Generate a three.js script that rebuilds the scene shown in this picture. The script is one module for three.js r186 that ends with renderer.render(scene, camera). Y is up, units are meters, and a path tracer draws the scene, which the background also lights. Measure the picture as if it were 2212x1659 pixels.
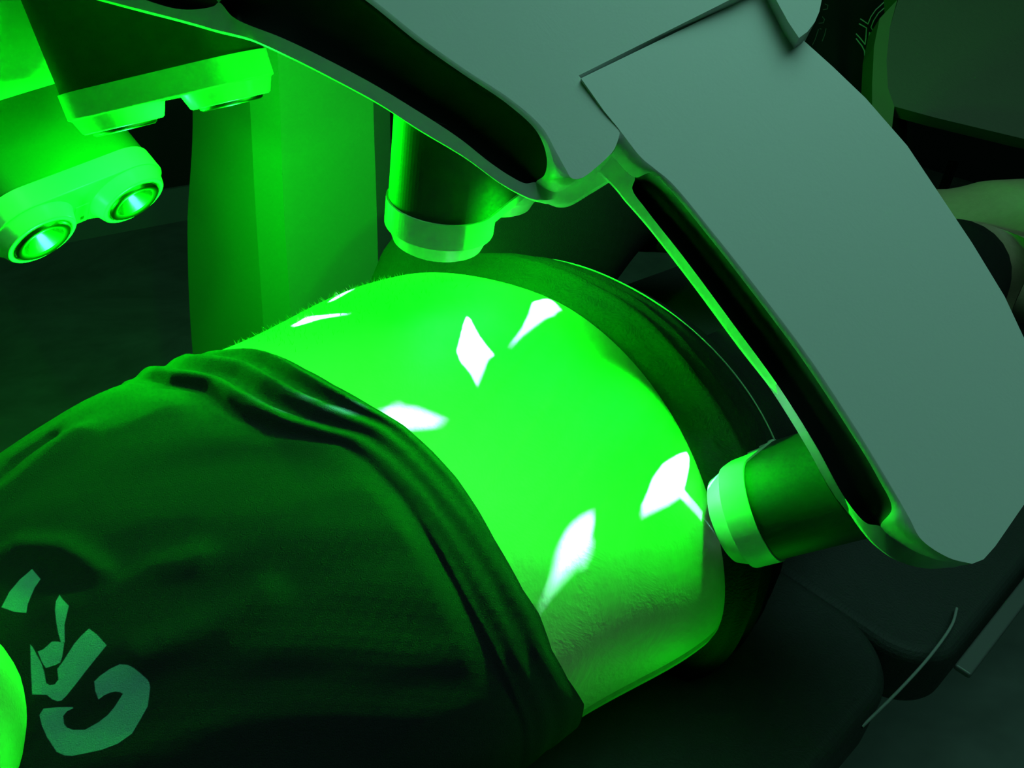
import * as THREE from 'three';
import { mergeGeometries, mergeVertices, toCreasedNormals } from 'three/addons/utils/BufferGeometryUtils.js';
import { RoundedBoxGeometry } from 'three/addons/geometries/RoundedBoxGeometry.js';
import { RectAreaLightUniformsLib } from 'three/addons/lights/RectAreaLightUniformsLib.js';
import { ImprovedNoise } from 'three/addons/math/ImprovedNoise.js';

// ───────────── camera, light levels, exposure ─────────────
const scene = new THREE.Scene();
scene.background = new THREE.Color(0x000000);
const W = 2212, H = 1659, FOV = 50;
const FPX = H / 2 / Math.tan(THREE.MathUtils.degToRad(FOV / 2));
const V = (x, y, z) => new THREE.Vector3(x, y, z);
const EYE = V(0, 1.2493, 0);
const PITCH = THREE.MathUtils.degToRad(32), ROLL = THREE.MathUtils.degToRad(6);
const FWD = V(0, -Math.sin(PITCH), -Math.cos(PITCH));
const R0 = V(1, 0, 0), U0 = V(0, Math.cos(PITCH), -Math.sin(PITCH));
const RGT = R0.clone().multiplyScalar(Math.cos(ROLL)).addScaledVector(U0, Math.sin(ROLL));
const UPV = U0.clone().multiplyScalar(Math.cos(ROLL)).addScaledVector(R0, -Math.sin(ROLL));
const camera = new THREE.PerspectiveCamera(FOV, W / H, 0.02, 40);
camera.position.copy(EYE);
camera.quaternion.setFromRotationMatrix(new THREE.Matrix4().makeBasis(RGT, UPV, FWD.clone().negate()));
scene.add(camera);
const renderer = new THREE.WebGLRenderer({ antialias: true });
renderer.toneMapping = THREE.LinearToneMapping;
renderer.toneMappingExposure = 1.0;
renderer.shadowMap.enabled = true;
RectAreaLightUniformsLib.init();
const ROOM = new THREE.Color(0.42, 1.15, 0.85), ROOM_LEVEL = 1.1;       // the dim ceiling panel
const LASER = new THREE.Color(0.0006, 1.0, 0.004), FLOOD = 0.6;        // scattered laser light from every lens
const BEAM = new THREE.Color(0.25, 1.0, 0.85), BEAM_LEVEL = 2.2;        // the core of the beam, which overexposes

// ───────────── frames ─────────────
const TABLE = 0.72, C = V(-0.0085, 0.82, -0.5497), AZ = 0.7705;
const A = V(Math.sin(AZ), 0, -Math.cos(AZ)), L = V(Math.cos(AZ), 0, Math.sin(AZ)), Y = V(0, 1, 0);
const BW = (s, l, y) => C.clone().addScaledVector(A, s).addScaledVector(L, l).addScaledVector(Y, y);   // along, across, above the body
const rayDir = (px, py) => FWD.clone().addScaledVector(RGT, (px - W / 2) / FPX).addScaledVector(UPV, -(py - H / 2) / FPX);
const at = (px, py, d) => EYE.clone().addScaledVector(rayDir(px, py), d);
const onPlane = (px, py, P, n) => { const r = rayDir(px, py); return EYE.clone().addScaledVector(r, P.clone().sub(EYE).dot(n) / r.dot(n)); };
const onLevel = (px, py, y) => onPlane(px, py, V(0, y, 0), Y);
const camVec = (x, y, z) => V(0, 0, 0).addScaledVector(RGT, x).addScaledVector(UPV, y).addScaledVector(FWD, -z).normalize();
const noise = new ImprovedNoise(), nz = (x, y, z) => noise.noise(x, y, z);
let seed = 7; const rnd = () => { seed = (seed * 1664525 + 1013904223) >>> 0; return seed / 4294967296; };
const smooth = (a, b, x) => { const t = Math.min(1, Math.max(0, (x - a) / (b - a))); return t * t * (3 - 2 * t); };

// ───────────── builders ─────────────
const used = {};
function tag(o, label, category, group, kind) {
  if (label) o.userData.label = label;
  if (category) o.userData.category = category;
  if (group) o.userData.group = group;
  if (kind) o.userData.kind = kind;
  return o;
}
function obj(name, geo, mat, parent = scene) {
  const m = new THREE.Mesh(Array.isArray(geo) ? mergeGeometries(geo.map(plain), false) : geo, mat);
  if (parent === scene) { used[name] = (used[name] ?? -1) + 1; if (used[name]) name += '_' + String(used[name]).padStart(3, '0'); }
  m.name = name; m.castShadow = m.receiveShadow = true; parent.add(m); return m;
}
function base(name, p = V(0, 0, 0), parent = scene) { const g = new THREE.Group(); g.name = name; g.position.copy(p); parent.add(g); return g; }
function plain(g) {
  let q = g.index ? g.toNonIndexed() : g;
  for (const k of Object.keys(q.attributes)) if (!['position', 'normal', 'uv'].includes(k)) q.deleteAttribute(k);
  if (!q.attributes.normal) q.computeVertexNormals();
  if (!q.attributes.uv) q.setAttribute('uv', new THREE.BufferAttribute(new Float32Array(q.attributes.position.count * 2), 2));
  return q;
}
function grid(rows, closed = false, uvf = null) {                     // rows[i][j] = Vector3
  const n = rows.length, m = rows[0].length, pos = [], uv = [], idx = [];
  rows.forEach((r, i) => r.forEach((p, j) => { pos.push(p.x, p.y, p.z); const t = uvf ? uvf(i, j) : [j / (m - 1), i / (n - 1)]; uv.push(t[0], t[1]); }));
  for (let i = 0; i < n - 1; i++) for (let j = 0; j < m - (closed ? 0 : 1); j++) {
    const k = (j + 1) % m, a = i * m + j, b = i * m + k, c = (i + 1) * m + j, d = (i + 1) * m + k;
    idx.push(a, c, b, b, c, d);
  }
  const g = new THREE.BufferGeometry();
  g.setAttribute('position', new THREE.Float32BufferAttribute(pos, 3)); g.setAttribute('uv', new THREE.Float32BufferAttribute(uv, 2)); g.setIndex(idx);
  g.computeVertexNormals(); return g;
}
function polygon(pts, n) {                                            // flat polygon in space
  const e1 = Math.abs(n.y) < 0.9 ? V(0, 1, 0).cross(n).normalize() : V(1, 0, 0).cross(n).normalize(), e2 = n.clone().cross(e1), o = pts[0];
  const flat = pts.map(p => new THREE.Vector2(p.clone().sub(o).dot(e1), p.clone().sub(o).dot(e2)));
  const tris = THREE.ShapeUtils.triangulateShape(flat, []), pos = [], nor = [], uv = [];
  for (const t of tris) for (const k of t) { pos.push(pts[k].x, pts[k].y, pts[k].z); nor.push(n.x, n.y, n.z); uv.push(flat[k].x, flat[k].y); }
  const g = new THREE.BufferGeometry();
  g.setAttribute('position', new THREE.Float32BufferAttribute(pos, 3)); g.setAttribute('normal', new THREE.Float32BufferAttribute(nor, 3)); g.setAttribute('uv', new THREE.Float32BufferAttribute(uv, 2));
  return g;
}
function curve2(pts, n) { const c = new THREE.CatmullRomCurve3(pts.map(p => V(p[0], p[1], 0)), false, 'centripetal'); const out = []; const k = pts.length - 1; for (let i = 0; i <= n; i++) { const p = c.getPoint(i / n); out.push([p.x, p.y]); } return out; }
function tube(pts, r, seg = 40, rad = 8) { return new THREE.TubeGeometry(new THREE.CatmullRomCurve3(pts), seg, r, rad, false); }
function boxBetween(sx, sy, sz, r = 0.004) { return new RoundedBoxGeometry(sx, sy, sz, 3, Math.min(r, sx / 2.01, sy / 2.01, sz / 2.01)); }
function place(o, s, l, y) { o.position.copy(BW(s, l, y - C.y)); o.rotation.y = Math.PI / 2 - AZ; return o; }   // local x = along the body, z = across

// ───────────── materials ─────────────
function noiseMap(size, f, lo, hi, sx = 1, sy = 1, srgb = false, tint = [1, 1, 1]) {
  const d = new Uint8Array(size * size * 4);
  for (let y = 0; y < size; y++) for (let x = 0; x < size; x++) {
    const u = x / size * 2 * Math.PI, v = y / size * 2 * Math.PI;     // wraps without a seam
    const n = (k, z) => nz(Math.cos(u) * k * sx + 7 + z, Math.sin(u) * k * sx + Math.cos(v) * k * sy, Math.sin(v) * k * sy + 3);
    const w = Math.min(1, Math.max(0, 0.5 + 0.55 * n(f, 0) + 0.35 * n(f * 2.7, 5) + 0.2 * n(f * 7, 9)));
    const c = (lo + (hi - lo) * w) * 255, i = (y * size + x) * 4;
    d[i] = c * tint[0]; d[i + 1] = c * tint[1]; d[i + 2] = c * tint[2]; d[i + 3] = 255;
  }
  const t = new THREE.DataTexture(d, size, size, THREE.RGBAFormat);
  t.wrapS = t.wrapT = THREE.RepeatWrapping; t.magFilter = THREE.LinearFilter; t.minFilter = THREE.LinearFilter; t.needsUpdate = true;
  if (srgb) t.colorSpace = THREE.SRGBColorSpace; return t;
}
const rep = (t, a, b) => { const c = t.clone(); c.repeat.set(a, b); c.needsUpdate = true; return c; };
const weaveTex = noiseMap(256, 3.2, 0, 1), grainTex = noiseMap(256, 2.2, 0, 1), mottle = noiseMap(256, 1.1, 0.84, 1, 1, 1, true), freckle = noiseMap(256, 1.6, 0.95, 1, 1, 1, true);
const lin = (r, g, b) => new THREE.Color().setRGB(r, g, b);
const std = (c, rough, o = {}) => new THREE.MeshStandardMaterial({ color: c, roughness: rough, side: THREE.DoubleSide, ...o });
const M = {
  skin: new THREE.MeshPhysicalMaterial({ color: lin(0.38, 0.3, 0.2), roughness: 0.55, side: THREE.DoubleSide, map: rep(freckle, 5, 5), bumpMap: rep(grainTex, 16, 16), bumpScale: 0.00015 }),
  shell: std(lin(0.72, 0.74, 0.74), 0.42, { bumpMap: rep(grainTex, 20, 20), bumpScale: 0.00003 }),
  cap: std(lin(0.66, 0.68, 0.66), 0.3),
  pod: new THREE.MeshPhysicalMaterial({ color: lin(0.035, 0.038, 0.038), roughness: 0.55, specularIntensity: 0.3, side: THREE.DoubleSide }),
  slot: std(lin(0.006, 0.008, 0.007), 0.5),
  chrome: std(lin(0.16, 0.17, 0.165), 0.2, { metalness: 1 }),
  ring: std(lin(0.07, 0.075, 0.07), 0.3, { metalness: 1 }),
  plate: std(lin(0.04, 0.04, 0.04), 0.5),
  glow: std(lin(0.02, 0.05, 0.03), 0.4, { emissive: new THREE.Color(0.35, 1, 0.75), emissiveIntensity: 1.5 }),
  ink: std(lin(0.03, 0.03, 0.03), 0.6),
  trousers: new THREE.MeshPhysicalMaterial({ color: lin(0.017, 0.0175, 0.018), roughness: 0.9, specularIntensity: 0.15, side: THREE.DoubleSide, bumpMap: rep(weaveTex, 30, 30), bumpScale: 0.0006, sheen: 0.1, sheenRoughness: 0.6, sheenColor: lin(0.3, 0.3, 0.3) }),
  vinyl: new THREE.MeshPhysicalMaterial({ color: lin(0.036, 0.04, 0.038), roughness: 0.6, specularIntensity: 0.5, side: THREE.DoubleSide, bumpMap: rep(grainTex, 30, 30), bumpScale: 0.0004 }),
  welt: std(lin(0.3, 0.31, 0.31), 0.45),
  rail: std(lin(0.16, 0.16, 0.165), 0.5, { metalness: 0.3 }),
  column: std(lin(0.125, 0.13, 0.125), 0.55),
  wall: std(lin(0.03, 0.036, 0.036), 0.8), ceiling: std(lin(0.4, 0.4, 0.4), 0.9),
  floor: std(lin(0.3, 0.33, 0.32), 0.75, { map: rep(mottle, 6, 6) }), skirting: std(lin(0.3, 0.34, 0.32), 0.6),
  lampface: std(lin(0.6, 0.6, 0.6), 0.6, { emissive: ROOM, emissiveIntensity: 0.6 }),
  hair: std(lin(0.2, 0.13, 0.08), 0.5),
  chairgrey: std(lin(0.26, 0.2, 0.2), 0.75, { bumpMap: rep(grainTex, 8, 8), bumpScale: 0.0006 }), chairrim: std(lin(0.26, 0.33, 0.16), 0.7),
  tan: std(lin(0.5, 0.37, 0.2), 0.6), black: std(lin(0.012, 0.013, 0.014), 0.6), cloth: std(lin(0.012, 0.012, 0.014), 0.9),
};

// ───────────── room ─────────────
function wallBox(name, s0, s1, l0, l1, y0, y1, m, kind = 'structure') {
  const o = obj(name, new THREE.BoxGeometry(s1 - s0, y1 - y0, l1 - l0), m);
  place(o, (s0 + s1) / 2, (l0 + l1) / 2, (y0 + y1) / 2); o.userData.kind = kind; return o;
}
const S0 = -2.6, S1 = 4.6, L0 = -2.6, L1 = 2.6, HT = 2.55;
wallBox('floor', S0 - .1, S1 + .1, L0 - .1, L1 + .1, -0.1, 0, M.floor);
wallBox('ceiling', S0 - .1, S1 + .1, L0 - .1, L1 + .1, HT, HT + 0.1, M.ceiling);
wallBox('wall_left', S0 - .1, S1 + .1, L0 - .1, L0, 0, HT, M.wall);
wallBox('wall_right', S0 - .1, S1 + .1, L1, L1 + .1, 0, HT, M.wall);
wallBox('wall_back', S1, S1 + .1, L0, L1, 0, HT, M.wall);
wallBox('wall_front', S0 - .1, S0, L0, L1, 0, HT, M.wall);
wallBox('baseboard_left', S0, 0.86, L0, L0 + 0.015, 0, 0.13, M.skirting);

// ───────────── ceiling lamp ─────────────
{
  const t = base('ceiling_light', BW(0.1, 0.45, HT - C.y - 0.03)); t.rotation.y = Math.PI / 2 - AZ;
  tag(t, 'dim square ceiling panel light above the treatment table', 'lamp');
  obj('frame', [new THREE.BoxGeometry(1.26, 0.06, 0.03).translate(0, 0, 0.615), new THREE.BoxGeometry(1.26, 0.06, 0.03).translate(0, 0, -0.615), new THREE.BoxGeometry(0.03, 0.06, 1.2).translate(0.615, 0, 0), new THREE.BoxGeometry(0.03, 0.06, 1.2).translate(-0.615, 0, 0)], M.rail, t);
  obj('light_diffuser', new THREE.BoxGeometry(1.2, 0.02, 1.2), M.lampface, t);
  const a = new THREE.RectAreaLight(ROOM, ROOM_LEVEL, 1.2, 1.2);
  a.position.copy(BW(0.1, 0.45, HT - C.y - 0.055)); a.lookAt(a.position.clone().add(V(0, -1, 0))); scene.add(a);
}

// ───────────── the body's surface ─────────────
const BA = 0.1322, BB = 0.2219, BC = 0.1597, BN = 1.8528;
const OUT = [[490, 765], [600, 708], [680, 660], [770, 610], [850, 596], [930, 592], [1050, 607], [1220, 660], [1320, 730], [1400, 805], [1460, 885], [1500, 960], [1545, 1090], [1570, 1200], [1565, 1300], [1540, 1400], [1480, 1460], [1400, 1490], [1320, 1507], [440, 778], [350, 800], [270, 822], [180, 870], [100, 925], [0, 1010]];
const local = p => { const q = p.clone().sub(C); return [q.dot(A), q.dot(L), q.y]; };
const taper = s => Math.max(0.25, 1 - 2.4765 * s * s / (1 - 0.1476 * s));
const F0 = (s, l, y) => {
  const r = Math.abs(l / BB) ** BN + Math.abs(y / BC) ** BN;
  return s > 0 ? (r + (s / BA) ** BN) ** (1 / BN) - 1 : r ** (1 / BN) + 1 - taper(s) - 1;
};
const bumps = [];                                                     // gentle swellings of the belly and the flank
for (const [px, py] of OUT) {
  let best = [9, 0, 0, 0]; const r = rayDir(px, py);
  for (let t = 0.25; t < 1.3; t += 0.0025) { const q = local(EYE.clone().addScaledVector(r, t)), f = F0(...q); if (f < best[0]) best = [f, ...q]; }
  bumps.push(best);
}
const swell = (s, l, y) => {
  let w = 0, v = 0;
  for (const [f, a, b, c] of bumps) { const d = ((s - a) / 0.17) ** 2 + ((l - b) / BB) ** 2 + ((y - c) / BC) ** 2, k = Math.exp(-d / 0.09); w += k; v += k * f; }
  return v / (w + 0.12);
};
function bodyPoint(s, phi, off = 0) {                                 // s along the body, phi round it
  const sc = s > 0 ? Math.max(0, 1 - (s / BA) ** BN) ** (1 / BN) : taper(s);
  const c = Math.cos(phi), d = Math.sin(phi), k = (Math.abs(c) ** BN + Math.abs(d) ** BN) ** (-1 / BN);
  let l = BB * sc * k * c, y = BC * sc * k * d; const g = 1 + swell(s, l, y);
  l *= g; y = Math.max(y * g, TABLE + 0.003 - C.y + Math.max(0, 0.004 - off) * 0.4);
  if (l > 0) l *= 1 - 0.26 * smooth(0.005, 0.1, -y);                   // the flank tucks in under itself towards the table
  const len = Math.hypot(l / BB, y / BC) || 1, nl = l / BB / len / BB, ny = y / BC / len / BC, nn = Math.hypot(nl, ny) || 1;
  return BW(s * (s > 0 ? g : 1), l + off * nl / nn, Math.max(y + off * ny / nn, TABLE + 0.001 - C.y));
}
function hitBody(px, py, grow = 0) {                                  // where a sight line meets the body: [s, phi, point]
  const r = rayDir(px, py);
  let prev = 1, best = 9, bq = null, bp = null;
  for (let t = 0.2; t < 1.3; t += 0.001) {
    const p = EYE.clone().addScaledVector(r, t), q = local(p), f = F0(...q) - swell(...q) - grow;
    if (f < best) { best = f; bq = q; bp = p; }
    if (f < 0) break;
  }
  return [bq[0], Math.atan2(bq[2] / BC, bq[1] / BB), bp];
}
function table(pairs) { pairs.sort((a, b) => a[0] - b[0]); return x => { if (x <= pairs[0][0]) return pairs[0][1]; for (let i = 1; i < pairs.length; i++) if (x <= pairs[i][0]) { const t = (x - pairs[i - 1][0]) / (pairs[i][0] - pairs[i - 1][0]); return pairs[i - 1][1] + (pairs[i][1] - pairs[i - 1][1]) * t; } return pairs.at(-1)[1]; }; }
const HEM = [[490, 765], [545, 764], [600, 777], [660, 808], [720, 842], [800, 888], [870, 930], [930, 983], [980, 1040], [1025, 1105], [1060, 1170], [1090, 1220], [1120, 1275], [1155, 1325], [1180, 1400], [1215, 1460], [1250, 1512]];
const CREASE = [[275, 830], [360, 838], [440, 850], [480, 885], [520, 910], [600, 940], [680, 958], [740, 970], [800, 1010], [870, 1085], [930, 1180], [1000, 1310], [1060, 1430], [1120, 1560]];
const tabH = table(HEM.map(p => { const h = hitBody(...p); return [h[1], h[0]]; }));
const tabC = table(CREASE.map(p => { const h = hitBody(...p); return [h[1], h[0]]; }));
const hem = phi => tabH(phi), crease = phi => Math.min(tabC(phi), hem(phi) - 0.015);

// ───────────── the person ─────────────
const person = base('person', BW(0, 0, TABLE - C.y));
tag(person, 'person lying on the table with shirt pulled up over a bare rounded belly', 'person');
const toPerson = g => g.translate(-person.position.x, -person.position.y, -person.position.z);
const limb = (pts, radii, seg = 40, rad = 24) => {                    // a tapering limb with round ends
  const c = new THREE.CatmullRomCurve3(pts), rows = [], N = seg; let up = null;
  const rr = t => { const x = t * (radii.length - 1), i = Math.min(radii.length - 2, Math.floor(x)), u = x - i; const k = u * u * (3 - 2 * u); return radii[i] + (radii[i + 1] - radii[i]) * k; };
  const fr = c.computeFrenetFrames(N, false);
  const ring = (p, n, b, r) => Array.from({ length: rad }, (_, j) => { const a = j / rad * 2 * Math.PI; return p.clone().addScaledVector(n, Math.cos(a) * r).addScaledVector(b, Math.sin(a) * r); });
  for (let i = 0; i <= N; i++) {
    const t = i / N, p = c.getPoint(t), n = fr.normals[i], b = fr.binormals[i], T = fr.tangents[i];
    if (i === 0) for (let k = 4; k > 0; k--) rows.push(ring(p.clone().addScaledVector(T, -rr(0) * Math.sin(k / 4 * Math.PI / 2)), n, b, Math.max(1e-4, rr(0) * Math.cos(k / 4 * Math.PI / 2))));
    rows.push(ring(p, n, b, rr(t)));
    if (i === N) for (let k = 1; k <= 4; k++) rows.push(ring(p.clone().addScaledVector(T, rr(1) * Math.sin(k / 4 * Math.PI / 2)), n, b, Math.max(1e-4, rr(1) * Math.cos(k / 4 * Math.PI / 2))));
  }
  return grid(rows, true);
};
{
  const rows = [], NP = 160;
  const ss = []; for (let i = 0; i < 60; i++) ss.push(-0.55 + 0.55 * i / 60); for (let i = 0; i <= 50; i++) ss.push(BA * Math.sin(i / 50 * Math.PI / 2));
  for (const s of ss) rows.push(Array.from({ length: NP }, (_, j) => bodyPoint(s, j / NP * 2 * Math.PI)));
  const torso = grid(rows, true, (i, j) => [j / NP, (ss[i] + 0.6)]);
  const pelvis = limb([BW(-0.02, 0, -0.02), BW(0.2, 0, -0.03)], [0.06, 0.055], 6);
  const neck = limb([BW(-0.5, 0, 0), BW(-0.6, 0, 0.0), BW(-0.68, 0, 0.01)], [0.085, 0.06, 0.055], 10);
  const head = new THREE.SphereGeometry(0.1, 32, 24); head.scale(1.12, 0.98, 0.78);
  {
    const p = head.attributes.position, q = (x, w) => (x / w) ** 2;
    for (let i = 0; i < p.count; i++) {
      const x = p.getX(i), y = p.getY(i), z = p.getZ(i);
      if (y > 0.05) p.setY(i, y + 0.025 * Math.exp(-q(x, 0.018) - q(z, 0.012)) - 0.008 * Math.exp(-q(x + 0.02, 0.012) - q(Math.abs(z) - 0.03, 0.014)) + 0.006 * Math.exp(-q(x - 0.035, 0.008) - q(z, 0.02)));
    }
    head.computeVertexNormals();
  }
  head.rotateY(Math.PI / 2 - AZ); head.translate(...BW(-0.79, 0, 0.02).toArray());
  const ears = [-1, 1].map(k => new THREE.SphereGeometry(0.025, 12, 8).scale(1, 0.7, 0.35).rotateY(Math.PI / 2 - AZ).translate(...BW(-0.79, k * 0.082, 0).toArray()));
  // the near arm, bent at the elbow: its rounded side shows at the left edge
  const arm = limb([BW(-0.47, 0.17, 0.02), at(-330, 2060, 0.36), at(-245, 1760, 0.335), at(-196, 1530, 0.33), at(-330, 1270, 0.38), BW(-0.62, 0.1, 0.14)], [0.055, 0.05, 0.046, 0.044, 0.036, 0.03], 60, 32);
  const farArm = limb([BW(-0.47, -0.17, 0.0), BW(-0.6, -0.26, -0.03), BW(-0.78, -0.2, -0.04)], [0.05, 0.045, 0.035], 30, 20);
  const shins = [limb([BW(0.6, 0.075, 0.008), at(2080, 570, 1.14), at(2215, 608, 1.1), at(2360, 640, 1.06), at(2560, 700, 1.0)], [0.066, 0.06, 0.056, 0.05, 0.038], 40, 24), limb([at(1250, 470, 1.02), at(1340, 415, 1.065), at(1620, 450, 1.12), at(2000, 505, 1.16), at(2140, 482, 1.17), at(2300, 472, 1.15), at(2520, 560, 1.08)], [0.07, 0.07, 0.064, 0.062, 0.06, 0.05, 0.04], 60, 24)];
  const feet = [[2560, 700, 1.0], [2520, 560, 1.08]].map(([x, y, d]) => limb([at(x, y, d), at(x + 80, y - 10, d - 0.01), at(x + 110, y - 120, d - 0.02)], [0.04, 0.042, 0.028], 12, 16));
  const body = obj('body', [torso, pelvis, neck, head, ...ears, arm, farArm, ...shins, ...feet].map(toPerson), M.skin, person);
  body.userData.label = 'bare skin of the rounded belly and arm';
  const cap = new THREE.SphereGeometry(0.106, 28, 20, 0, Math.PI * 2, 0, 1.7).rotateZ(Math.PI / 2).scale(1.12, 0.98, 0.8).rotateY(Math.PI / 2 - AZ).translate(...BW(-0.797, 0, 0.012).toArray());
  obj('head_hair', toPerson(cap), M.hair, person);
  // short hairs standing on the far flank
  const hs = [];
  for (let i = 0; i < 420; i++) {
    const s = -0.155 + rnd() * 0.15, phi = 1.75 + rnd() * 0.75; if (s > hem(phi) - 0 === false) continue;
    const p = bodyPoint(s, phi, -0.0005), q = bodyPoint(s, phi, 0.01), n = q.sub(p).normalize().add(V(rnd() - .5, rnd() - .5, rnd() - .5).multiplyScalar(1.3)).normalize();
    const len = 0.0025 + rnd() * 0.004, g = new THREE.ConeGeometry(0.00028, len, 3, 1, true); g.translate(0, len / 2, 0); g.applyQuaternion(new THREE.Quaternion().setFromUnitVectors(Y, n)); g.translate(p.x, p.y, p.z); hs.push(g);
  }
  const bh = obj('body_hair', hs.map(toPerson), M.hair, person); tag(bh, 'short hairs on the flank', null, null, 'stuff');
}
const WRINKLES = [[[[-40, 1085], [40, 1010], [110, 960]], 0.007, -0.006], [[[-30, 1120], [70, 1040], [170, 960]], 0.01, 0.004], [[[-40, 1240], [40, 1195], [130, 1195], [215, 1245]], 0.007, 0.003], [[[130, 1320], [230, 1290], [330, 1235], [420, 1215]], 0.009, 0.0018], [[[300, 1420], [470, 1350], [560, 1290]], 0.01, 0.003]].map(([p, w, h]) => [p.map(q => { const r = hitBody(...q); return [r[0], r[1] * 0.18]; }), w, h]);
// shirt
function shirtOff(s, phi) {
  const h = hem(phi), e = h - s, ec = h - crease(phi);
  const u = e / ec, side = smooth(0.2, 1.0, phi) ;
  const wob = nz(phi * 2.2, s * 9, 1.3), wob2 = nz(phi * 6, s * 26, 4.1);
  const far = smooth(1.3, 2.1, phi);                                 // deeper folds on the far flank, where the cloth is bunched
  let o = 0.004 - 0.0015 * far;
  const band = smooth(0, 0.16, u) * (1 - smooth(0.9, 1.05, u)), deep = smooth(1.1, 1.75, phi), top = 1 - 0.6 * smooth(1.9, 2.3, phi);
  o += band * (0.001 + 0.001 * deep) + band * (0.0003 + 0.0036 * deep * top) * Math.cos(2 * Math.PI * (u * 2.6 + 0.35 * Math.sin(phi * 3.1) + 0.5 * wob)) + band * (0.0004 + 0.0008 * deep) * wob2;
  o -= (0.0002 + 0.0016 * deep * top) * Math.exp(-(((u - 1.04) / 0.07) ** 2));
  const rest = smooth(1.0, 1.5, u);
  o += rest * (0.0012 + 0.003 * deep * top) * Math.exp(-Math.max(0, u - 1.2) * 0.35) + rest * (0.005 * (1 - 0.4 * far) * nz(phi * 1.7 + 3, s * 5, 8) + 0.0016 * nz(phi * 5, s * 17 + phi * 4, 2));
  if (u > 1.4) for (const [pts, w, h] of WRINKLES) {
    let d2 = 9; const X = s, Yy = phi * 0.18;
    for (let k = 0; k + 1 < pts.length; k++) { const [ax, ay] = pts[k], bx = pts[k + 1][0] - ax, by = pts[k + 1][1] - ay, t = Math.min(1, Math.max(0, ((X - ax) * bx + (Yy - ay) * by) / (bx * bx + by * by))); d2 = Math.min(d2, (X - ax - bx * t) ** 2 + (Yy - ay - by * t) ** 2); }
    if (d2 < 0.004) o += h * Math.exp(-d2 / (w * w));
  }
  o = Math.max(o, 0.0016);
  return o;
}
{
  const NP = 420, rows = [], sEnd = -0.53, NS = 300;
  const texW = 2048, texH = 2048, p0 = 0.15, p1 = Math.PI - 0.15;
  const cv = document.createElement('canvas'); cv.width = texW; cv.height = texH;
  const cx = cv.getContext('2d'); cx.fillStyle = 'rgb(34,36,39)'; cx.fillRect(0, 0, texW, texH);
  const uvOf = (s, phi) => [(phi - p0) / (p1 - p0), (s - sEnd) / (0 - sEnd)];
  for (let i = 0; i < 9000; i++) { const g = 26 + rnd() * 16 | 0; cx.fillStyle = `rgba(${g},${g},${g + 2},0.35)`; cx.fillRect(rnd() * texW, rnd() * texH, 3 + rnd() * 14, 2); }
  const z2 = (pts) => pts.map(([x, y]) => [x / 3.26, 1150 + y / 3.26]);
  const GLYPHS = [
    [[220, 225], [282, 300], [240, 360], [215, 420], [195, 480], [185, 550], [95, 540], [5, 508], [30, 450], [60, 390], [130, 300]],
    [[420, 415], [445, 460], [490, 510], [478, 570], [460, 640], [465, 770], [435, 770], [415, 700], [400, 620], [392, 540], [396, 470]],
    [[215, 780], [235, 800], [300, 920], [320, 980], [335, 1060], [360, 1078], [395, 1074], [422, 1040], [412, 960], [450, 910], [490, 845], [530, 780], [580, 720], [635, 670], [700, 720], [765, 795], [690, 890], [620, 980], [550, 1075], [480, 1165], [450, 1195], [420, 1200], [380, 1185], [340, 1150], [235, 1145], [222, 950]],
    [[270, 830], [310, 815], [370, 760], [415, 762], [460, 775], [448, 870], [435, 912], [400, 930], [330, 952], [300, 905]],
    [[680, 1060], [720, 1020], [790, 972], [860, 942], [920, 950], [965, 975], [1015, 1012], [1065, 1055], [1080, 1080], [1085, 1110], [1080, 1180], [1070, 1250], [1020, 1350], [960, 1450], [860, 1525], [740, 1568], [600, 1600], [530, 1612], [480, 1610], [420, 1580], [350, 1470], [310, 1380], [290, 1300], [320, 1252], [420, 1244], [530, 1245], [535, 1255], [490, 1275], [462, 1310], [470, 1370], [495, 1400], [540, 1418], [620, 1415], [720, 1360], [780, 1310], [830, 1255], [890, 1155], [870, 1145], [835, 1138], [800, 1145], [755, 1165], [715, 1195], [690, 1130]],
  ];
  cx.fillStyle = 'rgb(116,164,166)';
  GLYPHS.forEach((g) => {
    cx.beginPath();
    z2(g).forEach(([x, y], k) => { const h = hitBody(x, y, 0.05), [u, v] = uvOf(h[0], h[1]); const X = u * texW, Yy = (1 - v) * texH; k ? cx.lineTo(X, Yy) : cx.moveTo(X, Yy); });
    cx.closePath(); cx.fill();
  });
  const tex = new THREE.CanvasTexture(cv); tex.colorSpace = THREE.SRGBColorSpace; tex.wrapS = tex.wrapT = THREE.ClampToEdgeWrapping;
  const mShirt = new THREE.MeshPhysicalMaterial({ map: tex, roughness: 0.9, specularIntensity: 0.25, side: THREE.DoubleSide, bumpMap: rep(weaveTex, 60, 40), bumpScale: 0.0004, sheen: 0.08, sheenRoughness: 0.6, sheenColor: lin(0.3, 0.3, 0.3) });
  const phis = Array.from({ length: NP }, (_, j) => j / NP * 2 * Math.PI - Math.PI / 2);
  const grids = [], sv = [];
  for (let i = -3; i <= NS; i++) {
    const row = [], sr = [];
    for (const ph of phis) {
      const h = hem(ph), t = Math.max(0, i) / NS, s = i < 0 ? h - 0.004 * (-i - 1.5) * 0 - (i === -3 ? 0.01 : i === -2 ? 0.003 : 0) : h + (sEnd - h) * t ** 1.35;
      const off = i < 0 ? (i === -3 ? 0.0004 : i === -2 ? 0.0008 : 0.002) : shirtOff(s, ph);
      row.push(bodyPoint(s, ph, off)); sr.push(s);
    }
    grids.push(row); sv.push(sr);
  }
  const geo = grid(grids, true, (i, j) => uvOf(sv[i][j], phis[j]));
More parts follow.
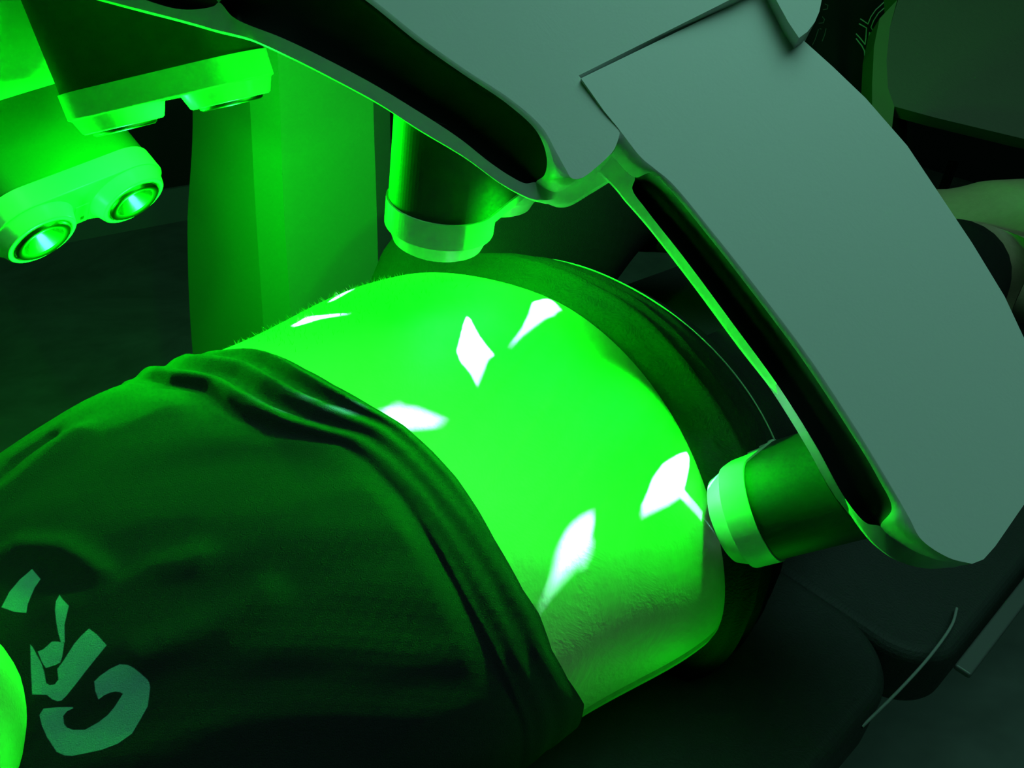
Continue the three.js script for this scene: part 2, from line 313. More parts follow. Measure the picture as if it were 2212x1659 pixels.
  const sleeves = [-1, 1].map(k => limb([BW(-0.5, k * 0.12, 0.0), BW(-0.44, k * 0.25, -0.01), BW(-0.36, k * 0.31, -0.03)], [0.075, 0.078, 0.07], 16, 20));
  const yoke = limb([BW(-0.5, -0.14, -0.01), BW(-0.54, 0, 0.0), BW(-0.5, 0.14, -0.01)], [0.09, 0.085, 0.09], 16, 24);
  sleeves.concat(yoke).forEach(g => { const uv = g.attributes.uv; for (let i = 0; i < uv.count; i++) uv.setXY(i, 0.9, 0.02); });
  const sh = obj('shirt', [geo, yoke].map(toPerson), mShirt, person);
  sh.userData.label = 'dark shirt rolled up, with pale lettering on the chest';
}
// trousers
{
  const NP = 260, rows = [], s0 = 0.0354, y0 = -0.0134, a = 0.2041, b = 0.2286, c = 0.1689, n = 2.1189;
  const phis = Array.from({ length: NP }, (_, j) => j / NP * 2 * Math.PI - Math.PI / 2);
  const domePt = (s, phi, off) => {
    const q = Math.max(0, 1 - Math.abs((s - s0) / a) ** n) ** (1 / n), co = Math.cos(phi), si = Math.sin(phi), k = (Math.abs(co) ** n + Math.abs(si) ** n) ** (-1 / n);
    return BW(s, (b + off) * q * k * co, Math.max(TABLE + 0.001 - C.y, y0 + (c + off) * q * k * si));
  };
  const N = 90;
  for (let i = 0; i <= N; i++) {
    const t = i / N, row = [];
    for (const ph of phis) {
      const st = 0.0 + 0.045 * Math.max(0, Math.sin(ph)), s = st + (s0 + a - st) * Math.sin(t * Math.PI / 2);
      const d = s - st, rise = smooth(0, 0.035, d);
      const fold = 0.0028 * rise * Math.exp(-(((d - 0.045) / 0.04) ** 2)) * Math.cos(d * 330 + 2.5 * nz(ph * 2.5, 1, 2)) + 0.0008 * rise * nz(ph * 9, s * 60, 3);
      const p = domePt(s, ph, fold);
      const q = bodyPoint(Math.min(s, BA * 0.98), ph, -0.004); q.addScaledVector(A, s - local(q)[0]);
      row.push(q.lerp(p, rise));
    }
    rows.push(row);
  }
  const dome = grid(rows, true, (i, j) => [j / NP, i / N * 0.3]);
  const legs = [limb([BW(0.1, 0.1, 0.0), BW(0.45, 0.09, 0.005), BW(0.76, 0.062, 0.012)], [0.098, 0.09, 0.08], 40, 28), limb([BW(0.1, -0.1, 0.0), at(980, 690, 0.85), at(1170, 530, 0.97), at(1330, 410, 1.06), at(1480, 420, 1.09)], [0.098, 0.1, 0.094, 0.084, 0.078], 50, 28)];
  const seam = tube(Array.from({ length: 40 }, (_, i) => { const ph = 0.15 + i / 39 * 2.6; return domePt(0.118 + 0.012 * Math.sin(ph), ph, 0.0012); }), 0.0008, 80, 5);
  const stitched = n2 => { const o2 = obj('seam', toPerson(seam), M.welt, n2); return o2; };
  const tr = obj('shorts', [dome, ...legs].map(toPerson), M.trousers, person); tr.userData.label = 'black knee-length shorts below the belly'; stitched(tr);
}

// ───────────── treatment table ─────────────
{
  const t = base('treatment_table', BW(0, 0, -C.y)); t.rotation.y = Math.PI / 2 - AZ;
  tag(t, 'black padded treatment table that the person lies on', 'table');
  const pad = (x0, x1, half, r, top) => {
    const q = new THREE.Shape(); q.moveTo(x0 + r, -half); q.lineTo(x1 - r, -half); q.absarc(x1 - r, -half + r, r, -Math.PI / 2, 0); q.lineTo(x1, half - r); q.absarc(x1 - r, half - r, r, 0, Math.PI / 2); q.lineTo(x0 + r, half); q.absarc(x0 + r, half - r, r, Math.PI / 2, Math.PI); q.lineTo(x0, -half + r); q.absarc(x0 + r, -half + r, r, Math.PI, Math.PI * 1.5);
    return new THREE.ExtrudeGeometry(q, { depth: 0.044, bevelEnabled: true, bevelSize: 0.012, bevelThickness: 0.012, bevelSegments: 5, curveSegments: 16 }).rotateX(-Math.PI / 2).translate(0, top - 0.056, 0);
  };
  obj('pad', pad(-1.15, 0.2, 0.3, 0.06, TABLE), M.vinyl, t);
  obj('pad', pad(0.225, 1.55, 0.318, 0.04, TABLE - 0.008), M.vinyl, t);
  obj('frame', boxBetween(2.4, 0.05, 0.5, 0.01).translate(0.2, TABLE - 0.097, 0), M.black, t);
  obj('piping', tube([V(0.3, TABLE - 0.003, 0.31), V(0.27, TABLE + 0.002, 0.316), V(0.22, TABLE + 0.002, 0.3185), V(0.17, TABLE - 0.004, 0.3165), V(0.12, TABLE - 0.012, 0.312)], 0.0013, 40, 8), M.welt, t);
  const rl = obj('side_rail', boxBetween(0.46, 0.006, 0.014, 0.002).translate(0.24 + 0.23, TABLE - 0.012, 0.342), M.rail, t); rl.userData.label = 'grey flat rail along the edge';
  for (const [x, z] of [[-0.85, -0.22], [-0.85, 0.22], [1.05, -0.22], [1.05, 0.22]]) obj('leg', new THREE.CylinderGeometry(0.025, 0.022, TABLE - 0.12, 20).translate(x, (TABLE - 0.12) / 2, z), M.black, t);
}

// ───────────── laser machine ─────────────
const machine = base('laser_machine', BW(0.45, -0.75, -C.y));
tag(machine, 'white laser therapy machine with curved arms holding green laser heads over the belly', 'medical machine');
const toMachine = g => g.translate(-machine.position.x, -machine.position.y, -machine.position.z);

function housing(name, slotName, P, n, rowsPx, outerPx, opt = {}) {
  const depth = opt.drop ?? 0.024, thick = opt.thick ?? 0.04, N = 150;
  const cols = [0, 1, 2, 3].map(k => curve2(rowsPx.map(r => r[k]), N));
  const back = n.clone().negate();
  const pt = (q, h) => onPlane(q[0], q[1], P.clone().addScaledVector(back, h), n);
  const E0 = [], S0 = [], S1 = [], E1 = [], E1b = [], open = [];
  for (let i = 0; i <= N; i++) {
    const [e0, s0, s1, e1] = cols.map(c => c[i]);
    E0.push(pt(e0, depth)); E1.push(pt(e1, 0));
    const w = k => Math.hypot(k[0] - e1[0], k[1] - e1[1]) / (Math.hypot(e0[0] - e1[0], e0[1] - e1[1]) + 1e-6);
    const dz = k => depth * Math.min(1, w(k)) * (0.7 + 0.3 * Math.min(1, w(k)));
    S1.push(pt(s1, dz(s1))); S0.push(pt(s0, dz(s0)));
    const mx = e1[0] + (s1[0] - e1[0]) * 0.5, my = e1[1] + (s1[1] - e1[1]) * 0.5;
    E1b.push(pt([mx, my], depth * 0.4 * w([mx, my])));
    open.push(Math.hypot(s0[0] - s1[0], s0[1] - s1[1]) > 2);
  }
  const front = [...E1].concat(outerPx.map(q => pt(q, 0)));
  const parts = [polygon(front, n), grid([E1, E1b, S1])];
  // lower lip of the facet, rounded over to the underside
  const lip = h => E0.map(p => p.clone().addScaledVector(back, h));
  const inward = E0.map((p, i) => E1[i].clone().sub(p).addScaledVector(n, -E1[i].clone().sub(p).dot(n)).normalize());
  const roll = (h, k) => E0.map((p, i) => p.clone().addScaledVector(back, h).addScaledVector(inward[i], k));
  parts.push(grid([S0, E0]), grid([E0, roll(0.004, 0.0006), roll(0.008, 0.003), roll(0.011, 0.008)]));
  const backLoop = [...E0.map((p, i) => p.clone().addScaledVector(back, 0.011).addScaledVector(inward[i], 0.008).addScaledVector(back, thick - depth - 0.011)), ...outerPx.map(q => pt(q, 0).addScaledVector(back, thick))];
  parts.push(grid([roll(0.011, 0.008), backLoop.slice(0, N + 1)]));
  const outFront = [E1[N], ...outerPx.map(q => pt(q, 0)), E1[0]], outBack = [backLoop[N], ...backLoop.slice(N + 1), backLoop[0]];
  for (let i = 0; i < outFront.length - 1; i++) parts.push(grid([[outFront[i], outFront[i + 1]], [outBack[i], outBack[i + 1]]]));
  for (const i of [0, N]) parts.push(grid([[E1[i], S1[i], S0[i], E0[i], backLoop[i]], Array(5).fill(0).map(() => backLoop[i].clone().lerp(E1[i], 0.02))]));
  parts.push(polygon(backLoop, back));
  const g = base(name, V(0, 0, 0), machine);
  obj('shell', parts.map(plain).map(toMachine), M.shell, g);
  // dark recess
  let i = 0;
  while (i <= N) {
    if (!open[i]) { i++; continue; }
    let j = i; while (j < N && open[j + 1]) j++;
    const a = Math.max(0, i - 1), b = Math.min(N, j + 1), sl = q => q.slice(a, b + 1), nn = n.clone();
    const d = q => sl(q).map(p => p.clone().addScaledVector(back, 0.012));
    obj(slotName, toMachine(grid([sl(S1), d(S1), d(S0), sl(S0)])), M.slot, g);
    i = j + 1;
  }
  return g;
}
const hubN = camVec(-0.08, 0.12, 1), hubP = at(1300, 250, 0.42);
const HUB = [
  [[-100, -90], [-80, -110], [-30, -210], [-20, -230]], [[224, 0], [240, -25], [280, -135], [290, -150]], [[400, 46], [390, 20], [435, -70], [445, -84]],
  [[470, 66], [462, 13], [468, 0], [520, -70]], [[500, 73], [473, 5], [473, 5], [530, -64]], [[540, 84], [505, 38], [500, -40], [552, -70]],
  [[620, 120], [610, 82], [640, -90], [650, -98]], [[700, 160], [690, 120], [780, -6], [789, -13]], [[815, 222], [800, 178], [898, 88], [907, 80]], [[900, 277], [890, 232], [1000, 160], [1008, 152]],
  [[1000, 337], [990, 297], [1095, 224], [1104, 215]], [[1080, 395], [1060, 352], [1160, 285], [1172, 276]], [[1125, 420], [1105, 382], [1181, 340], [1200, 325]], [[1150, 430], [1135, 396], [1176, 378], [1222, 365]],
  [[1170, 432], [1158, 394], [1158, 394], [1235, 385]], [[1195, 430], [1200, 415], [1200, 415], [1255, 385]], [[1240, 405], [1255, 385], [1255, 385], [1290, 360]], [[1298, 368], [1310, 345], [1310, 345], [1325, 325]], [[1326, 345], [1332, 325], [1332, 325], [1336, 300]]];
housing('hub_arm', 'slot', hubP, hubN, HUB, [[1340, 280], [1310, 240], [1250, 163], [1592, -8], [1655, -45], [1663, -25], [1703, 48], [1726, 82], [1745, 68], [1760, 48], [1770, 25], [1775, 0], [1778, -60], [1700, -350], [500, -600], [0, -450]]);
const armN = camVec(0.04, 0.12, 1), armP = at(1300, 250, 0.4185);
const ARM = [
  [[1295, 370], [1320, 335], [1320, 335], [1338, 280]], [[1330, 405], [1371, 383], [1371, 383], [1385, 340]], [[1350, 430], [1366, 408], [1405, 374], [1415, 365]], [[1400, 487], [1398, 455], [1440, 402], [1450, 394]], [[1500, 615], [1480, 560], [1530, 510], [1540, 502]],
  [[1600, 750], [1580, 695], [1630, 638], [1641, 630]], [[1700, 880], [1680, 832], [1730, 772], [1742, 764]], [[1790, 1025], [1762, 962], [1822, 910], [1834, 902]], [[1850, 1125], [1828, 1080], [1895, 1030], [1908, 1022]], [[1880, 1165], [1872, 1130], [1926, 1100], [1945, 1085]],
  [[1900, 1185], [1902, 1137], [1902, 1137], [1965, 1120]], [[1940, 1212], [1930, 1165], [1930, 1165], [1990, 1165]], [[2000, 1228], [2010, 1205], [2010, 1205], [2050, 1205]], [[2060, 1226], [2085, 1220], [2085, 1220], [2100, 1218]]];
housing('outer_arm', 'slot', armP, armN, ARM, [[2125, 1208], [2150, 1180], [2212, 1090], [2330, 950], [2320, 900], [2212, 730], [2170, 640], [2100, 525], [2030, 420], [1960, 315], [1870, 212], [1800, 145], [1730, 82], [1696, 45], [1654, -20], [1600, 2], [1255, 169], [1305, 240]]);

// one laser head: y points out of the lens face, x along its two lenses, z across
function stadium(half, r, notch) {
  const s = new THREE.Shape(); s.moveTo(-half, r);
  s.lineTo(half, r); s.absarc(half, 0, r, Math.PI / 2, -Math.PI / 2, true);
  if (notch) { s.absarc(half, 0, r, -Math.PI / 2, -Math.PI / 2 - 0.5, true); s.quadraticCurveTo(0.012, -r * 0.55, 0, -r * 0.55); s.quadraticCurveTo(-0.012, -r * 0.55, -half + r * Math.sin(0.5), -r * Math.cos(0.5)); s.absarc(-half, 0, r, -Math.PI / 2 + 0.5, -Math.PI / 2, true); }
  else s.lineTo(-half, -r);
  s.absarc(-half, 0, r, -Math.PI / 2, Math.PI / 2, true); return s;
}
const HALF = 0.041, RB = 0.035, CAPH = 0.018;
const upright = g => g.rotateX(-Math.PI / 2);                         // extrusion axis z becomes y
const lathe = (pts, seg = 48) => new THREE.LatheGeometry(pts.map(p => new THREE.Vector2(p[0], p[1])), seg);
const lightsOf = [];
function laserHead(cx, cy, d, nIm, lIm, flip, len, raised = false) {
  const lensY = raised ? CAPH + 0.0115 : CAPH + 0.0005;
  let P = at(cx, cy, d); const r = P.clone().sub(EYE).normalize();
  const ex = RGT.clone().addScaledVector(r, -RGT.dot(r)).normalize(), ey = UPV.clone().addScaledVector(r, -UPV.dot(r)).addScaledVector(ex, 0).normalize();
  const vec = ([x, y, z]) => V(0, 0, 0).addScaledVector(ex, x).addScaledVector(ey, -y).addScaledVector(r, -z).normalize();
  const N = vec(nIm), X = vec(lIm); X.addScaledVector(N, -X.dot(N)).normalize(); P = P.addScaledVector(X, raised === 2 ? HALF : 0); const Z = X.clone().cross(N);
  const g = base('laser_head', P.clone().sub(machine.position), machine);
  g.quaternion.setFromRotationMatrix(new THREE.Matrix4().makeBasis(X, N, Z));
  // local y is N; shape's y becomes -z after upright, so flip tells which long side carries the notch
  const side = gg => flip ? gg.scale(1, 1, -1) : gg;
  const fix = gg => { if (flip) { const q = gg.index ? gg.toNonIndexed() : gg; const p = q.attributes.position, nn = q.attributes.normal; for (let i = 0; i < p.count; i += 3) for (const at of [p, nn]) { const a = [at.getX(i + 1), at.getY(i + 1), at.getZ(i + 1)]; at.setXYZ(i + 1, at.getX(i + 2), at.getY(i + 2), at.getZ(i + 2)); at.setXYZ(i + 2, ...a); } return q; } return gg; };
  obj('pod_body', upright(new THREE.ExtrudeGeometry(stadium(HALF, RB - 0.0015), { depth: len, bevelEnabled: false, curveSegments: 24 })).translate(0, -len, 0), M.pod, g);
  const holes = s => { for (const k of [-1, 1]) { const h = new THREE.Path(); h.absarc(k * HALF, 0, 0.021, 0, Math.PI * 2, true); s.holes.push(h); } return s; };
  const plateG = upright(new THREE.ExtrudeGeometry(holes(stadium(HALF, RB)), { depth: 0.006, bevelEnabled: false, curveSegments: 24 }));
  const capG = upright(new THREE.ExtrudeGeometry(holes(stadium(HALF, RB - 0.001, true)), { depth: CAPH - 0.006 - 0.001, bevelEnabled: true, bevelSize: 0.001, bevelThickness: 0.001, bevelSegments: 2, curveSegments: 24 })).translate(0, 0.006, 0);
  obj('cap', [plateG, fix(side(plain(capG)))], M.cap, g);
  for (const k of [-1, 1]) {
    obj('boss', lathe([[RB - 0.001, CAPH - 0.0005], [RB - 0.0025, CAPH + 0.001], [0.029, CAPH + 0.010], [0.0275, CAPH + 0.011], [0.0215, CAPH + 0.011], [0.0215, CAPH - 0.002]]).translate(k * HALF, 0, 0), M.cap, g);
    obj('lens_ring', lathe([[0.0235, CAPH + 0.010], [0.0228, CAPH + 0.0125], [0.0208, CAPH + 0.0138], [0.0185, CAPH + 0.0135], [0.0168, CAPH + 0.0118]]).translate(k * HALF, 0, 0), M.ring, g);
    if (!raised) obj('reflector', lathe([[0.0168, CAPH + 0.0118], [0.013, CAPH + 0.0066], [0.0062, CAPH + 0.0005]]).translate(k * HALF, 0, 0), M.chrome, g);
  }
  obj('label_plate', new THREE.BoxGeometry(0.012, 0.0006, 0.026).translate(0, CAPH + 0.0002, flip ? -0.006 : 0.006), M.cap, g);
  obj('label_mark', new THREE.BoxGeometry(0.003, 0.0004, 0.005).translate(0.001, CAPH + 0.0007, flip ? -0.012 : 0.012), M.ink, g);
  g.updateMatrixWorld(true); machine.updateMatrixWorld(true);
  const head = { g, P, N, X, Z, lens: k => P.clone().addScaledVector(X, k * HALF).addScaledVector(N, lensY), lensY, raised };
  return head;
}
const HA = laserHead(146, 416, 0.674, [0.55, 0.73, 0.40], [0.82, -0.40, -0.39], false, 0.072);
const HB = laserHead(352, 156, 0.59, [0.33, 0.94, 0.04], [0.85, -0.37, 0.36], false, 0.14, true);
const HC = laserHead(955, 432, 0.518, [-0.1, 0.905, -0.42], [0.473, -0.327, -0.818], true, 0.06, 2);      // given by its near lens
const HD = laserHead(1655, 1100, 0.545, [-0.92, 0.265, -0.27], [0.26, -0.25, -0.93], true, 0.09, 2);
const HE = laserHead(1560, 415, 0.53, [-0.62, 0.76, 0.12], [0.76, 0.62, 0.1], false, 0.05, true);        // behind the outer arm

const HF = laserHead(1830, 2010, 0.53, [-0.5, -0.78, -0.3], [0.84, -0.54, 0], false, 0.08, true);        // below the frame, on the near side

// the beams: a small hot source behind a shaped aperture in every lens, and the wide green scatter of the lens
function lens(head, k, outlines, level = 1, flood = 1, wide = 0, aim = null) {
  const hole = head.lens(k), toLocal = p => p.clone().sub(hole);
  const pts = outlines.map(o => o.map(q => q[2] > 0 ? at(...q) : hitBody(q[0], q[1], q[2] ? 0.05 : 0)[2]));
  const mid = pts[0].reduce((a, p) => a.add(p), V(0, 0, 0)).multiplyScalar(1 / pts[0].length);
  const dir = mid.clone().sub(hole).normalize(), back = 0.016, src = hole.clone().addScaledVector(dir, -back);
  // aperture plate, square to the lens axis, with the hole that the outline casts back through the source
  const n = head.N, shape = new THREE.Shape(); shape.absarc(0, 0, head.raised ? 0.0169 : 0.0066, 0, Math.PI * 2, false);
  for (const o of pts) {
    const h = o.map(p => { const r = p.clone().sub(src), t = hole.clone().sub(src).dot(n) / r.dot(n), q = src.clone().addScaledVector(r, t).sub(hole); return new THREE.Vector2(q.dot(head.X), -q.dot(head.Z)); });
    if (THREE.ShapeUtils.area(h) > 0) h.reverse();
    shape.holes.push(new THREE.Path(h));
  }
  const g = upright(new THREE.ShapeGeometry(shape, 40)).translate(k * HALF, head.lensY, 0);
  obj('aperture_plate', g, M.plate, head.g);
  obj('emitter', new THREE.TorusGeometry(head.raised ? 0.0155 : 0.0052, 0.0006, 8, 32).rotateX(Math.PI / 2).translate(k * HALF, head.lensY + 0.0007, 0), M.glow, head.g);
  const thr = mid.distanceTo(src);
  const sp = new THREE.SpotLight(BEAM, BEAM_LEVEL * level * 40 * thr * thr, 0, head.raised ? 0.75 : 0.36, 0.1, 2);
  sp.position.copy(src); sp.target.position.copy(mid); sp.castShadow = true; sp.shadow.radius = 0.012; sp.shadow.camera.near = 0.003; scene.add(sp, sp.target);
  const fl = wide ? new THREE.SpotLight(LASER, FLOOD * flood, 0, wide, 0.8, 2) : new THREE.PointLight(LASER, FLOOD * flood, 0, 2);
  if (wide) { fl.target.position.copy(aim ? (aim[2] ? at(...aim) : hitBody(...aim)[2]) : mid); scene.add(fl.target); }
  fl.position.copy(head.P).addScaledVector(head.X, k * HALF).addScaledVector(head.N, CAPH + 0.024); fl.castShadow = true; fl.shadow.radius = 0.3; fl.shadow.camera.near = 0.005; scene.add(fl);
}
const z5 = a => a.map(([x, y]) => [900 + x / 2.37, 600 + y / 2.37]), z4 = a => a.map(([x, y]) => [400 + x / 3.318, 550 + y / 3.318]);
const ST1 = z5([[258, 198], [275, 215], [298, 260], [320, 300], [358, 350], [398, 398], [366, 425], [340, 490], [312, 565], [280, 500], [225, 430], [208, 380], [225, 310], [242, 240]]);
const ST2 = z5([[600, 128], [640, 115], [690, 112], [720, 140], [738, 165], [700, 195], [620, 240], [540, 305], [470, 370], [500, 320], [540, 270], [580, 190]]);
const ST3 = z4([[1375, 1125], [1455, 1115], [1487, 1080], [1510, 1105], [1620, 1120], [1740, 1165], [1850, 1214], [1950, 1238], [1850, 1222], [1750, 1230], [1565, 1245], [1560, 1256], [1460, 1200], [1420, 1165]]);
const onShirt = a => z4(a).map(([x, y]) => [x, y, -1]);
const FOLDS = [[[500, 984], [560, 990], [640, 1000], [690, 1016], [640, 1014], [560, 1002]], [[725, 1048], [760, 1060], [795, 1076], [750, 1070]], [[800, 1000], [850, 994], [920, 1004], [985, 1036], [920, 1024], [850, 1016]], [[1025, 1052], [1130, 1044], [1230, 1060], [1320, 1090], [1230, 1076], [1130, 1062]]].map(onShirt);
const ST6 = z4([[775, 506], [865, 452], [970, 440], [1060, 433], [1180, 428], [1060, 444], [970, 462], [900, 485], [790, 516]]);
const ST4 = z5([[1390, 905], [1386, 960], [1368, 1050], [1352, 1092], [1400, 1150], [1460, 1225], [1530, 1318], [1455, 1228], [1394, 1156], [1346, 1102], [1290, 1145], [1220, 1175], [1145, 1212], [1185, 1120], [1210, 1050], [1260, 980], [1320, 935]]);
const ST5 = z5([[893, 1222], [888, 1290], [868, 1375], [890, 1400], [886, 1432], [862, 1440], [845, 1430], [780, 1500], [725, 1560], [675, 1612], [630, 1675], [670, 1605], [690, 1545], [705, 1490], [720, 1400], [760, 1320], [820, 1265]]);
const ST8 = [[437, 782], [444, 777], [451, 780], [453, 784], [445, 788], [438, 787]];
const ST7 = z4([[1040, 330], [1110, 285], [1190, 250], [1195, 256], [1120, 298], [1045, 338]]);
const ST9 = [[1350, 590], [1385, 566], [1425, 572], [1452, 620], [1448, 672], [1400, 676], [1368, 640]].map(([x, y]) => [x, y, 0.64]);
lens(HC, -1, [ST1], 1, 0.8, 1.2); lens(HC, 1, [ST2, ST9], 1, 0.55); lens(HB, -1, [ST7], 1, 0.75); lens(HB, 1, [ST6], 1, 0.6);
lens(HA, 1, [ST8], 1, 0.5); lens(HA, -1, [ST8.map(([x, y]) => [x - 40, y - 8])], 0.1, 0.6); lens(HD, -1, [ST4], 0.01, 0.4, 1.0, [1430, 1100]); lens(HD, 1, [ST4], 0.01, 0.6, 1.0, [1380, 1000]);
lens(HE, -1, [ST3, ...FOLDS], 1.7, 1.8, 0.85); lens(HE, 1, [ST5, ST4], 1.7, 1.8, 0.85);
for (const k of [-1, 1]) lens(HF, k, [[[1380, 1380], [1384, 1376], [1388, 1380], [1384, 1384]]], 0.003, 0.13, 0.65, [1420, 1400]);

// the third arm, whose lit underside carries the left head, and the machine's column and boom
{
  const N = HA.N, top = HA.P.clone().addScaledVector(N, -0.072), X = HA.X, Z = HA.Z;
  const g = base('side_arm', V(0, 0, 0), machine);
  const s = boxBetween(0.5, 0.05, 0.34, 0.02); s.applyMatrix4(new THREE.Matrix4().makeBasis(X, N, Z).setPosition(top.clone().addScaledVector(N, -0.0252).addScaledVector(X, -0.17).addScaledVector(Z, 0.0)));
  obj('shell', toMachine(s), M.shell, g);
}
{
  // upright edges of the tapering cover, each followed from the top to the floor
  const EDGES = [[1.13, [415, 190], [405, 500], [418, 780]], [1.0, [535, 150], [552, 450], [572, 740]], [0.985, [600, 120], [613, 450], [628, 680]], [1.04, [806, 200], [812, 400], [817, 600]], [1.08, [842, 200], [846, 380], [850, 560]]];
  const rise = EDGES.map(([d, a, m, b]) => {
    const P = at(...m, d), n = V(P.x - EYE.x, 0, P.z - EYE.z).normalize(), q = [a, m, b].map(k => onPlane(...k, P, n));
    const ext = (u, w, y) => u.clone().addScaledVector(w.clone().sub(u), (y - u.y) / (w.y - u.y));
    return [ext(q[0], V(q[0].x, q[0].y + 1, q[0].z), 1.96), q[0], q[1], q[2], ext(q[2], V(q[2].x, q[2].y - 1, q[2].z), 0.05)];
  });
  for (const [k, dx, dz] of [[4, -0.08, -0.1], [0, 0.05, -0.12]]) rise.push(rise[k].map(p => p.clone().add(V(dx, 0, dz))));
  const rowsC = [0, 1, 2, 3, 4].map(r => rise.map(e => e[r])), faces = [];
  for (let e = 0; e < rise.length; e++) { const k = (e + 1) % rise.length, c = [rise[e], rise[k]].map(l => new THREE.CatmullRomCurve3(l, false, 'centripetal').getPoints(40)); faces.push(grid(c)); }
  faces.push(polygon(rowsC[0].map(p => V(p.x, 1.96, p.z)), Y));
  const f = rise.map(e => e[2]);
  const col = obj('column', faces.map(plain).map(toMachine), M.column, machine); col.userData.label = 'tall pale column with bevelled corners';
  const shp = new THREE.Shape(rowsC[4].map(p => new THREE.Vector2(p.x, -p.z)));
  obj('foot', toMachine(new THREE.ExtrudeGeometry(shp, { depth: 0.04, bevelEnabled: true, bevelSize: 0.05, bevelThickness: 0.008, bevelSegments: 3 }).rotateX(-Math.PI / 2).translate(0, 0.01, 0)), M.black, machine);
  const topc = V((f[1].x + f[3].x) / 2, 1.9, (f[1].z + f[3].z) / 2 - 0.08), hubTop = onPlane(900, -330, hubP.clone().addScaledVector(hubN, -0.03), hubN);
  obj('boom', toMachine(tube([topc, topc.clone().lerp(hubTop, 0.3).add(V(0, 0.22, 0)), topc.clone().lerp(hubTop, 0.75).add(V(0, 0.2, 0)), hubTop], 0.045, 60, 24)), M.shell, machine);
  const nearTop = HF.P.clone().addScaledVector(HF.N, -0.07), tip = onPlane(2330, 930, armP.clone().addScaledVector(armN, -0.02), armN);
  obj('boom', toMachine(tube([tip, at(2560, 1150, 0.46), at(2560, 1700, 0.5), at(2200, 2250, 0.53), nearTop], 0.028, 60, 20)), M.shell, machine);
  const sideTop = HA.P.clone().addScaledVector(HA.N, -0.115);
  obj('boom', toMachine(tube([topc.clone().add(V(0, -0.1, 0)), topc.clone().lerp(sideTop, 0.5).add(V(-0.1, 0.25, 0.05)), sideTop.clone().add(V(-0.05, 0.15, 0)), sideTop], 0.035, 60, 24)), M.shell, machine);
}

// ───────────── far right: chair, printed bag ─────────────
{
  // the chair beyond the foot of the table
  const bp = at(2075, 130, 2.1), t = base('chair', V(bp.x, 0, bp.z));
  tag(t, 'chair with a grey padded back beyond the foot of the table', 'chair');
  const loc = g => g.translate(-t.position.x, 0, -t.position.z);
  const n = camVec(-0.1, 0.12, 1), P = at(2000, 150, 2.1);
  const panel = (pts, depthBack, m, name) => {
    const c = pts.map(q => onPlane(q[0], q[1], P, n)), bk = c.map(p => p.clone().addScaledVector(n, -depthBack));
    const gs = [polygon(c, n), polygon(bk, n.clone().negate())];
    for (let i = 0; i < c.length; i++) { const j = (i + 1) % c.length; gs.push(grid([[c[i], c[j]], [bk[i], bk[j]]])); }
    return obj(name, gs.map(plain).map(loc), m, t);
  };
  panel([[1936, -120], [1940, 0], [1922, 60], [1915, 130], [1918, 190], [1932, 230], [2020, 254], [2120, 278], [2212, 300], [2330, 322], [2330, -120]], 0.05, M.chairgrey, 'backrest');
  panel([[1930, -120], [1938, 0], [1900, 40], [1888, 100], [1884, 180], [1884, 250], [1912, 290], [1926, 285], [1932, 230], [1918, 190], [1915, 130], [1922, 60], [1941, -10], [1944, -120]], 0.09, M.chairrim, 'back_edge').userData.label = 'greenish worn side edge of the back';
  panel([[1932, 520], [2330, 500], [2330, 560], [1932, 580]], 0.4, M.black, 'seat');
  for (const [x, y, d] of [[2080, 500, 2.14], [2300, 480, 2.12], [2060, 350, 2.5], [2320, 330, 2.5]]) { const p = at(x, y, d); obj('leg', new THREE.CylinderGeometry(0.015, 0.013, p.y, 12).translate(p.x - t.position.x, p.y / 2, p.z - t.position.z), M.black, t); }
}
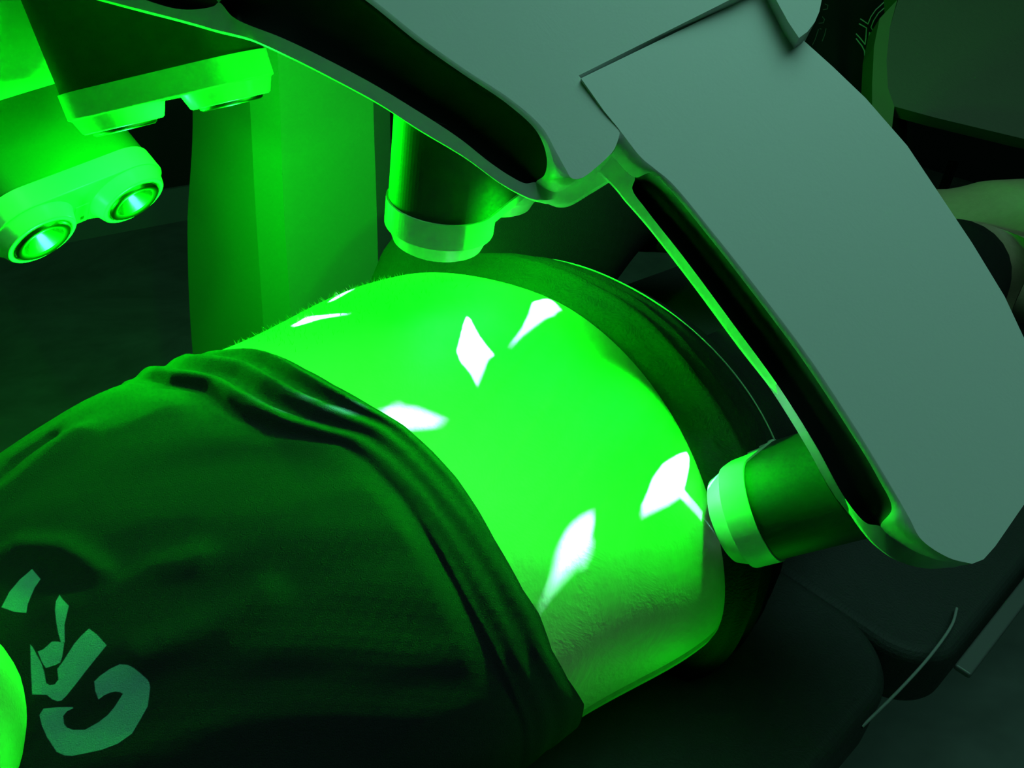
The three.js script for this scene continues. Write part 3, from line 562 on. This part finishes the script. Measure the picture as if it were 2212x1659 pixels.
{
  const cv = document.createElement('canvas'); cv.width = 512; cv.height = 1024; const c = cv.getContext('2d');
  c.fillStyle = 'rgb(22,23,25)'; c.fillRect(0, 0, 512, 1024); c.strokeStyle = 'rgb(235,235,235)'; c.lineWidth = 5; c.lineJoin = 'round';
  const X0 = 1720, X1 = 1960, Y0 = -60, Y1 = 420, m = ([x, y]) => [(x - X0) / (X1 - X0) * 512, (y - Y0) / (Y1 - Y0) * 1024];
  const zc = a => a.map(([x, y]) => m([1650 + x / 3.936, y / 3.936]));
  for (const l of [[[1040, 0], [950, 85], [905, 150], [880, 212], [820, 158]], [[810, 198], [868, 245], [862, 330], [855, 385], [820, 325], [788, 280]], [[788, 320], [830, 390], [850, 440], [855, 560], [866, 680], [855, 770], [830, 880]], [[1030, 60], [975, 110], [930, 180], [905, 240], [935, 290], [945, 330]], [[930, 340], [912, 300], [892, 285], [885, 340], [870, 400], [890, 460]], [[930, 390], [900, 430], [890, 470], [860, 430]], [[880, 480], [920, 580], [930, 640]], [[868, 505], [878, 560], [885, 640], [890, 700], [872, 800], [850, 890]], [[872, 590], [880, 700]]]) { c.beginPath(); zc(l).forEach((p, i) => i ? c.lineTo(...p) : c.moveTo(...p)); c.stroke(); }
  c.lineWidth = 3; c.strokeStyle = 'rgb(120,124,122)';
  for (const l of [[[520, 30], [545, 45], [540, 75], [505, 78]], [[500, 135], [518, 160], [510, 188], [470, 190]], [[470, 240], [440, 330], [415, 380]], [[530, 240], [520, 290], [500, 345]], [[480, 235], [495, 240]]]) { c.beginPath(); zc(l).forEach((p, i) => i ? c.lineTo(...p) : c.moveTo(...p)); c.stroke(); }
  const tx = new THREE.CanvasTexture(cv); tx.colorSpace = THREE.SRGBColorSpace;
  const P = at(1830, 150, 2.5), n = camVec(-0.05, 0.1, 1), rows = [];
  for (let i = 0; i <= 40; i++) rows.push(Array.from({ length: 31 }, (_, j) => { const p = onPlane(X0 + (X1 - X0) * j / 30, Y0 + (Y1 - Y0) * i / 40, P, n); return p.addScaledVector(n, 0.012 * Math.sin(j * 0.7 + 0.04 * i) * Math.sin(i * .05)); }));
  const back = rows.map(r => r.map(p => p.clone().addScaledVector(n, -0.05)));
  const uvf = (i, j) => [j / 30, 1 - i / 40];
  const g1 = grid(rows, false, uvf), g2 = grid(back, false, () => [0.02, 0.02]);
  const edge = [...rows[0], ...rows.map(r => r[30]), ...rows[40].slice().reverse(), ...rows.map(r => r[0]).reverse()], edgeB = [...back[0], ...back.map(r => r[30]), ...back[40].slice().reverse(), ...back.map(r => r[0]).reverse()];
  const o = obj('printed_bag', [g1, g2, grid([edge, edgeB], false, () => [0.02, 0.02])], new THREE.MeshStandardMaterial({ map: tx, roughness: 0.85, side: THREE.DoubleSide }));
  tag(o, 'black printed bag with pale branching lines beside the grey chair back', 'bag');
}
renderer.render(scene, camera);
